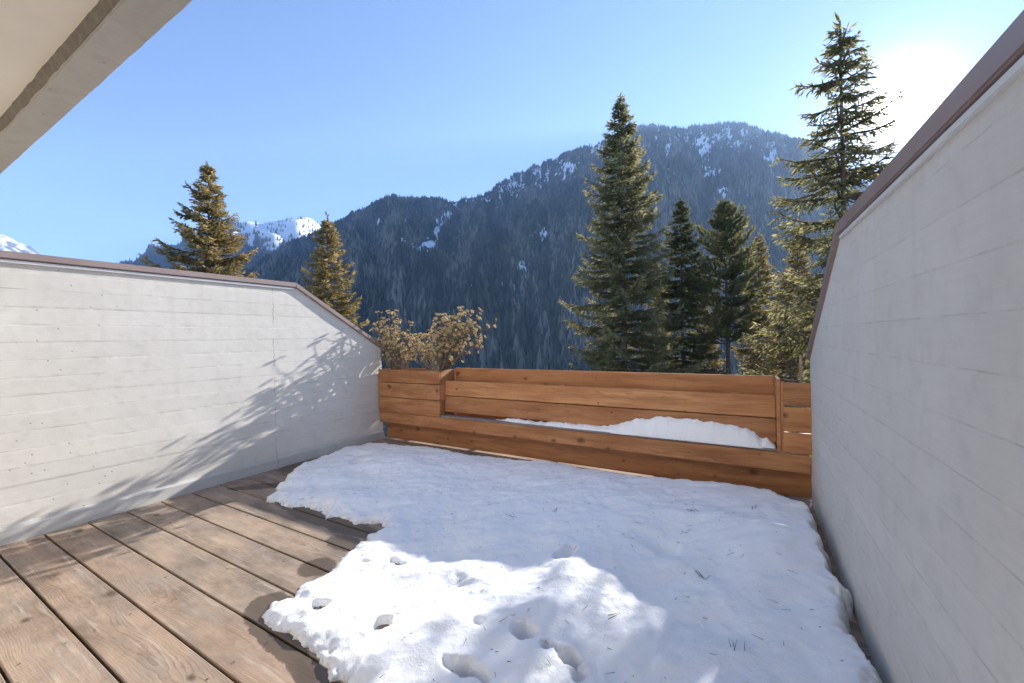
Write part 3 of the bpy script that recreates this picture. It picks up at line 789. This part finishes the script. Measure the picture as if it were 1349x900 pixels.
X, Y = np.meshgrid(gx, gy, indexing='ij')
d = sdist(X, Y, OUT)
d = d + (fbm(X * 3.2, Y * 3.2, 3, 101) - .5) * 0.10 + (fbm(X * 11, Y * 11, 3, 102) - .5) * 0.075 + (fbm(X * 34, Y * 34, 2, 103) - .5) * 0.038
thick = 0.028 + 0.055 * sstep(-2.5, -1.0, X) + 0.035 * sstep(2.3, 3.4, Y) + 0.035 * sstep(-0.6, 0.1, X)
H = thick * (0.55 + 0.9 * fbm(X * 0.9, Y * 0.9, 3, 111))
H += (fbm(X * 2.3, Y * 2.3, 3, 112) - .5) * 0.075 + (fbm(X * 6.5, Y * 6.5, 3, 113) - .5) * 0.02 + (fbm(X * 18, Y * 18, 3, 114) - .5) * 0.011
H = np.maximum(H, 0.016 + 0.02 * fbm(X * 12, Y * 12, 3, 115))
u_ = X * 0.83 + Y * 0.56; v_ = -X * 0.56 + Y * 0.83
H += (fbm(u_ * 1.3 + 5, v_ * 5.0, 4, 117) - .5) * 0.045
# ridges and hummocks that catch the low sun
for (x, y, r, h) in [(-2.55, 2.32, .16, .03), (-1.75, 2.45, .22, .035), (-3.3, 2.42, .25, .03), (-1.15, 3.8, .2, .03), (-0.75, 3.6, .16, .025), (-1.3, 3.4, .25, .03), (-0.95, 2.3, .18, .03), (-0.42, 2.62, .09, .02), (-0.9, 1.8, .25, .03)]:
    H += h * np.exp(-(((X - x) ** 2 + (Y - y) ** 2) / r ** 2))
# prints and melted hollows: (x, y, rx, ry, depth)
HOL = [(-2.08, 1.405, .055, .045, .2), (-1.655, 1.455, .05, .055, .2), (-1.19, 1.655, .04, .03, .05), (-1.06, 1.405, .12, .035, .16), (-0.945, 1.71, .055, .05, .12), (-0.80, 1.665, .04, .035, .12), (-0.69, 1.675, .05, .04, .15), (-0.62, 1.62, .03, .03, .08),
       (-4.31, 3.54, .16, .12, .035), (-4.05, 3.3, .15, .1, .025), (-1.02, 2.43, .045, .12, .07), (-0.47, 2.80, .11, .10, .045), (-0.62, 2.9, .12, .12, .02), (-2.7, 2.9, .2, .14, .02), (-1.9, 3.1, .2, .14, .022), (-2.05, 1.95, .08, .03, .03), (-2.25, 1.85, .05, .025, .03), (-1.0, 3.3, .18, .12, .02), (0.0, 3.5, .2, .15, .018), (-0.1, 2.2, .2, .15, .016), (-1.5, 1.9, .2, .1, .02), (-3.2, 3.6, .25, .16, .02)]
wx = (fbm(X * 14, Y * 14, 4, 121) - .5) * 0.08; wy = (fbm(X * 14 + 40, Y * 14, 4, 122) - .5) * 0.08
for (x, y, rx, ry, dp) in HOL:
    rx *= .85; ry *= .85
    q = np.sqrt(((X + wx - x) / rx) ** 2 + ((Y + wy - y) / ry) ** 2)
    H -= dp * (1 - sstep(0.25, 1.45, q))
edge = np.clip(d / ((0.05 + 0.16 * fbm(X * 5, Y * 5, 3, 141)) * (1 - 0.55 * sstep(-0.5, 0.2, X))), 0, 1); rise = (1 - (1 - edge) ** 2) ** 0.8
Hn = np.maximum(H, -0.035)
Zs = 0.002 + np.where(d > 0, Hn * rise, np.maximum(d * 4, -0.09))
ok = (d > -0.03)
idx = np.arange(X.size).reshape(X.shape)
fm = ok[:-1, :-1] & ok[1:, :-1] & ok[1:, 1:] & ok[:-1, 1:]
i = idx[:-1, :-1][fm]; ny = X.shape[1]
Fq = np.stack([i, i + ny, i + ny + 1, i + 1], -1)
used = np.unique(Fq); remap = np.full(X.size, -1); remap[used] = np.arange(len(used))
Vs = np.stack([X, Y, Zs], -1).reshape(-1, 3)[used]
me = np_mesh('snow', Vs, remap[Fq], True)
attr(me, 'edge', np.exp(-np.clip(d, 0, 9) / 0.035).ravel()[used])
tag(link('snow', me, SNOW), 'thin melting sheet of old snow lying over the deck boards', 'snow', None, 'stuff')
def snow_z(x, y):
    a = int(round((x - gx[0]) / st_)); b = int(round((y - gy[0]) / st_))
    if 0 <= a < len(gx) and 0 <= b < len(gy) and d[a, b] > 0.08: return Zs[a, b]
    return None

# snow heap on the bench ledge, leaning on the back
xs = np.arange(-2.80, 0.232, 0.011); us = np.linspace(0, 1, 26)
Hx = np.interp(xs, [-2.80, -2.6, -2.2, -1.75, -1.35, -1.2, -1.05, -0.78, -0.48, -0.15, 0.0, 0.06, 0.11, 0.16, 0.232], [0.002, 0.03, 0.035, 0.045, 0.055, 0.09, 0.15, 0.205, 0.20, 0.175, 0.165, 0.13, 0.08, 0.085, 0.03])
Hx = np.maximum(0.004, Hx + (fbm(xs * 7, xs * 0, 3, 131) - .5) * 0.03 * (Hx > .02) + (fbm(xs * 30, xs * 0, 3, 132) - .5) * 0.022)
Dx = np.interp(xs, [-2.8, -2.5, -1.4, -1.0, 0.1, 0.232], [0.01, 0.06, 0.075, 0.085, 0.085, 0.05]) + (fbm(xs * 9, xs * 0 + 7, 3, 133) - .5) * 0.02
XX = np.repeat(xs[:, None], len(us), 1); U = np.repeat(us[None, :], len(xs), 0)
yb = 4.418 + 0.0
Ys = yb + 0.03 - (Dx[:, None] + 0.03) * U
prof = (1 - U ** 2.2) ** 0.8
Zt = 0.452 + Hx[:, None] * prof + (fbm(XX * 26, U * 5, 3, 134) - .5) * 0.02 * np.minimum(1, 4 * (1 - U)) * np.minimum(1, Hx[:, None] / .06)
Vt = np.stack([XX, Ys, Zt], -1).reshape(-1, 3); nu = len(us)
i = np.arange(len(xs) - 1)[:, None] * nu + np.arange(nu - 1)[None, :]
Ft = np.stack([i, i + 1, i + nu + 1, i + nu], -1).reshape(-1, 4)
nb = len(Vt); Vb = Vt.copy(); Vb[:, 2] = 0.450
rim = [k * nu for k in range(len(xs))]; 
Fr = [(rim[k], rim[k + 1], nb + rim[k + 1], nb + rim[k]) for k in range(len(rim) - 1)]
Fb = Ft[:, ::-1] + nb
Fe = [(k, nb + k, nb + k + 1, k + 1) for k in range(nu - 1)] + [((len(xs) - 1) * nu + k + 1, nb + (len(xs) - 1) * nu + k + 1, nb + (len(xs) - 1) * nu + k, (len(xs) - 1) * nu + k) for k in range(nu - 1)]
me = np_mesh('snow_heap', np.vstack([Vt, Vb]), np.vstack([Ft, Fb, np.array(Fr), np.array(Fe)]), True)
tag(link('snow_heap', me, SNOW), 'long low heap of snow left on the bench ledge against its back', 'snow heap')

# dropped needles and twigs on the snow
Vn, Fn = [], []
def sliver(p, q, w):
    p, q = np.array(p), np.array(q); t = q - p; s = np.cross(t, (0, 0, 1)); s = s / (np.linalg.norm(s) + 1e-9) * w
    b = len(Vn); Vn.extend([p - s, p + s, p + (0, 0, w * 1.6), q - s * .4, q + s * .4, q + (0, 0, w)])
    Fn.extend([(b, b + 3, b + 5), (b, b + 5, b + 2), (b + 1, b + 2, b + 5), (b + 1, b + 5, b + 4), (b, b + 1, b + 4), (b, b + 4, b + 3)])
for k in range(420):
    x, y = random.uniform(-4.4, 0.35), random.uniform(0.9, 4.1)
    z = snow_z(x, y)
    if z is None: continue
    a = random.uniform(0, 6.28); L = random.choice((.012, .018, .02, .03, .05))
    x2, y2 = x + L * math.cos(a), y + L * math.sin(a); z2 = snow_z(x2, y2) or z
    sliver((x, y, z + .002), (x2, y2, z2 + .003), 0.0011 if L > .025 else 0.0016)
for (x, y, n) in [(-0.22, 2.52, 5), (-0.35, 3.35, 6), (-1.6, 2.75, 4), (-1.35, 2.95, 3), (-0.05, 2.0, 4), (-0.62, 2.0, 3), (0.02, 3.62, 4)]:
    a = random.uniform(0, 3)
    for k in range(n):
        b = a + random.uniform(-.6, .6); L = random.uniform(.04, .09); px, py = x + random.uniform(-.03, .03), y + random.uniform(-.03, .03)
        z = snow_z(px, py); z2 = snow_z(px + L * math.cos(b), py + L * math.sin(b))
        if z and z2: sliver((px, py, z + .003), (px + L * math.cos(b), py + L * math.sin(b), z2 + .006), 0.0014)
tag(link('fallen_needles', np_mesh('needles', Vn, Fn), NEEDLE), 'dark fallen conifer needles sprinkled over the snow', 'needles', None, 'stuff')

# ------------------------------------------------------------------ tubes, trees, shrubs
def tube(pts, rad, k=5):
    """closed-side tube along pts (list of 3-vectors), radii list -> V,F arrays (tri quads)"""
    P = np.array(pts, float); n = len(P)
    T = np.gradient(P, axis=0); T /= (np.linalg.norm(T, axis=1, keepdims=True) + 1e-9)
    ref = np.where(np.abs(T[:, 2:3]) > 0.9, np.array([[1., 0, 0]]), np.array([[0, 0, 1.]]))
    A = np.cross(T, ref); A /= (np.linalg.norm(A, axis=1, keepdims=True) + 1e-9); B = np.cross(T, A)
    th = np.arange(k) * 2 * np.pi / k
    V = P[:, None] + np.array(rad)[:, None, None] * (np.cos(th)[None, :, None] * A[:, None] + np.sin(th)[None, :, None] * B[:, None])
    i = np.arange(n - 1)[:, None] * k + np.arange(k)[None]; j = np.arange(n - 1)[:, None] * k + (np.arange(k)[None] + 1) % k
    F = np.stack([i, j, j + k, i + k], -1).reshape(-1, 4)
    return V.reshape(-1, 3), F
class Acc:
    def __init__(s): s.V, s.F, s.n = [], [], 0
    def add(s, V, F): s.V.append(V); s.F.append(np.asarray(F) + s.n); s.n += len(V)
    def mesh(s, name, smooth=True): return np_mesh(name, np.vstack(s.V), np.vstack(s.F), smooth)

def sprays(base, dirv, length, width, g):
    """flattened needle sprays: two crossed tapered blades each. arrays (n,3),(n,3),(n,),(n,)"""
    n = len(base)
    rnd = g.normal(size=(n, 3)); s = np.cross(dirv, rnd); s /= (np.linalg.norm(s, axis=1, keepdims=True) + 1e-9)
    u = np.cross(dirv, s)
    L = length[:, None]; w = width[:, None]
    V = np.zeros((n, 8, 3))
    for q, ax in ((0, s), (4, u)):
        V[:, q] = base; V[:, q + 1] = base + dirv * L * .45 + ax * w; V[:, q + 2] = base + dirv * L; V[:, q + 3] = base + dirv * L * .35 - ax * w
    F = np.array([[0, 1, 2, 3], [4, 5, 6, 7]])[None] + (np.arange(n) * 8)[:, None, None]
    return V.reshape(-1, 3), F.reshape(-1, 4)

def conifer(name, label, mat, x, y, zb, ztip, rad, crown0, seed, droop=0.25, gap=0.42, nbr=6, power=2.6, lean=(0, 0), dens=1.0, upsweep=0.0, sprw=0.021, sprl=0.18, trunk_r=0.18, group='conifers beyond the terrace'):
    g = np.random.default_rng(seed)
    root = empty(name, (x, y, zb)); tag(root, label, 'tree', group)
    H = ztip - zb
    def axis(z): 
        t = z / H; return np.array([lean[0] * t + 0.05 * math.sin(3 * t + seed), lean[1] * t + 0.05 * math.cos(2.3 * t + seed), z])
    zs = np.linspace(0, H, 24)
    V, F = tube([axis(z) for z in zs], [trunk_r * (1 - z / H) ** 0.9 + 0.012 for z in zs], 9)
    part_local('trunk', np_mesh('trunk', V, F, True), BARK, root)
    limbs = Acc(); cb, cd, cl, cw, tone = [], [], [], [], []
    z = crown0 * H
    while z < H - 0.15:
        t = (z - crown0 * H) / (H - crown0 * H)
        R0 = rad * (1 - math.exp(-(H - z + 0.12) / (rad * power)))
        nb_ = int(nbr + g.integers(-1, 2)); a0 = g.uniform(0, 6.28)
        for b in range(nb_):
            if g.random() > 0.93: continue
            a = a0 + b * 6.283 / nb_ + g.normal() * 0.22
            L = R0 * g.uniform(0.62, 1.16)
            if g.random() < 0.10: L *= 1.15
            dv = np.array([math.cos(a), math.sin(a), 0])
            rise = (0.55 - 0.75 * (1 - t)) * 0.5 + upsweep + g.normal() * 0.06    # up near the tip, level or down below
            m = max(5, int(L / 0.22)); ss = np.linspace(0, 1, m)
            zz = z + g.normal() * 0.08
            up = L * (rise * ss - droop * (1 - 0.6 * t) * ss ** 1.6 * 0.9 + (0.20 + .1 * (1 - t)) * ss ** 4)
            wig = np.cumsum(g.normal(size=m)) * 0.012 * L
            sv = np.array([-dv[1], dv[0], 0])
            P = axis(zz)[None] + dv[None] * (L * ss)[:, None] + sv[None] * wig[:, None]; P[:, 2] += up
            Vt, Ft = tube(P, 0.006 + (0.010 + 0.012 * L) * (1 - ss) ** 0.8, 4); limbs.add(Vt, Ft)
            # side twigs, clothed with sprays
            nt_ = int(dens * (8 + L * 24)); 
            if nt_ < 4: nt_ = 4
            s = np.sort(g.uniform(0.10 if t > .4 else 0.2, 1.0, nt_))
            base = np.stack([np.interp(s, ss, P[:, c]) for c in range(3)], -1)
            fw = np.stack([np.gradient(P[:, c]) for c in range(3)], -1); fw /= np.linalg.norm(fw, axis=1, keepdims=True)
            fwd = np.stack([np.interp(s, ss, fw[:, c]) for c in range(3)], -1)
            sgn = np.where(np.arange(nt_) % 2 == 0, 1., -1.)[:, None]
            tl = (0.10 + 0.34 * L * (1 - s) ** 0.7 * np.minimum(1, s * 2.5)) * g.uniform(0.6, 1.2, nt_)
            hang = -(droop * 0.9 + 0.10) * g.uniform(0.4, 1.5, nt_)[:, None] + upsweep
            tw = fwd * g.uniform(0.5, 1.0, (nt_, 1)) + sgn * sv[None] * g.uniform(0.5, 1.0, (nt_, 1)) + np.array([[0, 0, 1]]) * hang
            tw /= np.linalg.norm(tw, axis=1, keepdims=True)
            # several sprays per twig
            ns = np.maximum(2, np.ceil(tl / (sprl * 0.42))).astype(int)
            rep = np.repeat(np.arange(nt_), ns)
            k = np.concatenate([np.arange(q) for q in ns]) / np.maximum(1, ns[rep])
            bb = base[rep] + tw[rep] * (tl[rep] * k)[:, None] + np.array([[0, 0, -1]]) * (0.25 * droop * tl[rep] * k ** 2)[:, None]
            dd = tw[rep] + g.normal(size=(len(rep), 3)) * 0.33 + np.array([[0, 0, -0.12 + upsweep * .6]]); dd /= np.linalg.norm(dd, axis=1, keepdims=True)
            cb.append(bb); cd.append(dd); cl.append(sprl * g.uniform(0.6, 1.15, len(rep))); cw.append(sprw * g.uniform(0.7, 1.25, len(rep)))
            bt = g.normal() * 0.12
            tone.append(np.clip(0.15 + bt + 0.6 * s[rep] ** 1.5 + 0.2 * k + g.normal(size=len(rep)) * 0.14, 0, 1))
            # sprays along the branch axis itself
            na = max(3, int(L / 0.1)); sa = np.linspace(0.3, 1, na)
            ba = np.stack([np.interp(sa, ss, P[:, c]) for c in range(3)], -1); fa = np.stack([np.interp(sa, ss, fw[:, c]) for c in range(3)], -1)
            fa = fa + g.normal(size=(na, 3)) * 0.25; fa /= np.linalg.norm(fa, axis=1, keepdims=True)
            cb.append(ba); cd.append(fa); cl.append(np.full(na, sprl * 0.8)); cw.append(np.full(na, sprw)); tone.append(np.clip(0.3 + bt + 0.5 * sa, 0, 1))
        z += gap * (1.05 - 0.62 * t) * g.uniform(0.75, 1.25)
    # leader
    nz_ = 26; zz = np.linspace(H - 1.2, H, nz_); ba = np.array([axis(q) for q in zz]); da = g.normal(size=(nz_, 3)) * 0.45 + np.array([0, 0, 1.0]); da /= np.linalg.norm(da, axis=1, keepdims=True)
    cb.append(ba); cd.append(da); cl.append(np.full(nz_, 0.2)); cw.append(np.full(nz_, 0.025)); tone.append(np.full(nz_, .5))
    part_local('limbs', limbs.mesh('limbs'), BARK, root)['kind'] = 'stuff'
    V, F = sprays(np.vstack(cb), np.vstack(cd), np.concatenate(cl), np.concatenate(cw), g)
    me = np_mesh('crown', V, F); attr(me, 'tone', np.repeat(np.concatenate(tone), 8))
    part_local('crown', me, mat, root)['kind'] = 'stuff'
    return root
def part_local(name, me, mat, root):
    o = link(name, me, mat); o.parent = root; return o

def at(azd, dist): return dist * math.sin(R(azd)), dist * math.cos(R(azd))
def tip(eld, dist): return CAMZ + dist * math.tan(R(eld))
def gz(dist): return float(near_z(np.array(dist)))
TREES = [
    # name, label, mat, az, dist, el of tip, radius, crown start, seed, kw
    ('spruce_tree', 'tallest full spruce left of centre behind the bench, dark green with a pointed top', SPRUCE, -14.3, 18.0, 29.6, 3.1, 0.10, 11, dict(gap=.46, nbr=7, droop=.30, trunk_r=.20, lean=(-.1, 0))),
    ('spruce_tree', 'shorter dark spruce standing just right of the tallest one, darkest of the row', SPRUCE_D, -7.2, 21.0, 17.2, 2.5, 0.10, 12, dict(gap=.46, nbr=6, droop=.40, trunk_r=.16)),
    ('pine_tree', 'bushy pine with upswept tufts and a bare lower trunk between spruces', PINEN, -2.0, 23.0, 15.8, 2.6, 0.64, 13, dict(gap=.50, nbr=6, droop=.05, upsweep=.30, power=1.5, sprl=.26, sprw=.032, dens=.9, trunk_r=.20)),
    ('spruce_tree', 'tall spruce in front of the sun beside the right wall, with open drooping boughs', SPRUCE, 9.6, 9.4, 30.4, 2.1, 0.06, 14, dict(gap=.46, nbr=6, droop=.42, dens=1.0, trunk_r=.10, power=2.2, sprl=.13, sprw=.013)),
    ('spruce_tree', 'broad sunlit green spruce rising above the left wall', SPRUCE_LIT, -66.2, 20.0, 19.5, 3.9, 0.10, 15, dict(gap=.48, nbr=7, droop=.22, trunk_r=.19, power=2.3)),
    ('spruce_tree', 'slim sunlit spruce above the sloping end of the left wall', SPRUCE_LIT, -54.1, 19.0, 15.9, 2.8, 0.10, 16, dict(gap=.46, nbr=6, droop=.22, dens=.9, trunk_r=.15, power=2.6)),
    ('spruce_tree', 'thin sunlit spruce behind the pine, half hidden by the tall right spruce', SPRUCE_LIT, 1.4, 27.0, 11.8, 1.8, 0.08, 17, dict(gap=.48, nbr=6, droop=.3, dens=.8, trunk_r=.14)),
    ('spruce_tree', 'low sunlit spruce at the foot of the tall right spruce by the stake', SPRUCE_LIT, 4.4, 19.0, 7.2, 1.7, 0.05, 18, dict(gap=.45, nbr=6, droop=.3, dens=.8, trunk_r=.12)),
    ('spruce_tree', 'sparse sunlit spruce filling the space just left of the tall right spruce', SPRUCE_LIT, 5.4, 24.0, 11.5, 2.3, 0.06, 20, dict(gap=.50, nbr=6, droop=.3, dens=.75, trunk_r=.13)),
    ('spruce_tree', 'sunlit spruce mostly hidden in the gap behind the tallest and the dark spruce', SPRUCE_LIT, -10.2, 27.0, 9.5, 2.3, 0.06, 22, dict(gap=.50, nbr=6, droop=.3, dens=.75, trunk_r=.13)),
    ('spruce_tree', 'small sunlit spruce low between the dark spruce and the pine trunk', SPRUCE_LIT, -4.6, 29.0, 4.6, 1.8, 0.05, 19, dict(gap=.46, nbr=6, droop=.3, dens=.8, trunk_r=.12)),
]
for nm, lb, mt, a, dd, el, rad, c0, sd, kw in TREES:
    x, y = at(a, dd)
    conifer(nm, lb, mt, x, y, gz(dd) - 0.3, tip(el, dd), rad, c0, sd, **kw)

# shrubs with curled leaf rosettes
def shrub(label, x0, x1, y, zs, seed, tops, n):
    g = np.random.default_rng(seed)
    root = empty('shrub', ((x0 + x1) / 2, y, zs)); tag(root, label, 'shrub', 'brown shrubs in the left planter box')
    stems = Acc(); LV, LF, TN = [], [], []; ln = 0
    cx = (x0 + x1) / 2
    def rosette(p, dirv, big):
        nonlocal ln
        k = int(g.integers(7, 12)); ax = dirv / np.linalg.norm(dirv)
        s0 = np.cross(ax, [0.3, 0.9, 0.1]); s0 /= np.linalg.norm(s0); u0 = np.cross(ax, s0)
        tn = np.clip(g.normal(0.5, 0.22), 0, 1)
        for j in range(k):
            th = j * 2.4 + g.normal() * .2; out = math.cos(th) * s0 + math.sin(th) * u0
            L = g.uniform(.030, .050) * big; w = L * g.uniform(.18, .27)
            # leaf starts outwards and curls down and under
            p1 = p + out * L * .45 + ax * L * .20; p2 = p1 + out * L * .28 - ax * L * .30; p3 = p2 - out * L * .05 - ax * L * .34
            sd = np.cross(out, ax); b = ln
            pts = [p, p1 - sd * w, p1 + sd * w, p2 - sd * w * .9, p2 + sd * w * .9, p3]
            LV.extend(pts); LF.extend([(b, b + 1, b + 2), (b + 1, b + 3, b + 4), (b + 1, b + 4, b + 2), (b + 3, b + 5, b + 4)])
            TN.extend([np.clip(tn + g.normal() * .12, 0, 1)] * 6); ln += 6
    for i in range(n):
        tx = g.uniform(0, 1); xx = x0 + (x1 - x0) * tx
        ztop = np.interp(xx, [t_[0] for t_ in tops], [t_[1] for t_ in tops])
        hh = (ztop - zs) * (g.uniform(0.25, 1.0) ** 0.7)
        tgt = np.array([xx + g.normal() * .02, y + g.uniform(-.24, .22), zs + hh])
        bs = np.array([min(-3.74, max(-4.72, cx + (xx - cx) * g.uniform(.3, .75))), y + g.normal() * .06, zs - .02])
        m = 7; ss = np.linspace(0, 1, m)[:, None]
        P = bs + (tgt - bs) * ss; P[:, 2] = bs[2] + (tgt[2] - bs[2]) * (ss[:, 0] ** 0.85)
        P += np.cumsum(g.normal(size=(m, 3)) * .010, 0) * np.minimum(1, ss * 3)
        V, F = tube(P, 0.0065 * (1 - ss[:, 0] * .62), 4); stems.add(V, F)
        rosette(P[-1], P[-1] - P[-2], g.uniform(.85, 1.15))
        for q in range(int(g.integers(2, 5))):
            sI = int(g.integers(2, m - 1)); b0 = P[sI]
            dv = (P[sI + 1] - P[sI]); dv /= np.linalg.norm(dv)
            e = b0 + (dv * .6 + g.normal(size=3) * .55 + np.array([0, 0, .35])) * g.uniform(.07, .17)
            e[2] = max(e[2], zs + .02)
            mid_ = (b0 + e) / 2 + g.normal(size=3) * .012
            V, F = tube([b0, mid_, e], [.004, .0033, .0025], 4); stems.add(V, F)
            if g.random() < .9: rosette(e, e - mid_ + np.array([0, 0, .02]), g.uniform(.7, 1.05))
    part_local('stems', stems.mesh('stems'), STEM, root)
    me = np_mesh('leaves', LV, LF); attr(me, 'tone', TN)
    lv = part_local('leaves', me, LEAF, root); lv['kind'] = 'stuff'
    for o in (root.children): o.matrix_parent_inverse = Matrix.Translation(-root.location)
shrub('left brown shrub with curled leaves leaning over the wall coping', -5.02, -4.28, 4.52, 1.02, 61, [(-5.1, 1.62), (-4.98, 1.88), (-4.8, 2.02), (-4.62, 1.97), (-4.5, 1.62), (-4.28, 1.42)], 72)
shrub('right brown shrub with curled leaves, wider, at the bench end of the planter', -4.22, -3.10, 4.52, 1.02, 62, [(-4.3, 1.45), (-4.15, 1.62), (-3.95, 1.66), (-3.75, 1.80), (-3.5, 1.88), (-3.3, 1.90), (-3.12, 2.0), (-3.05, 1.6)], 105)
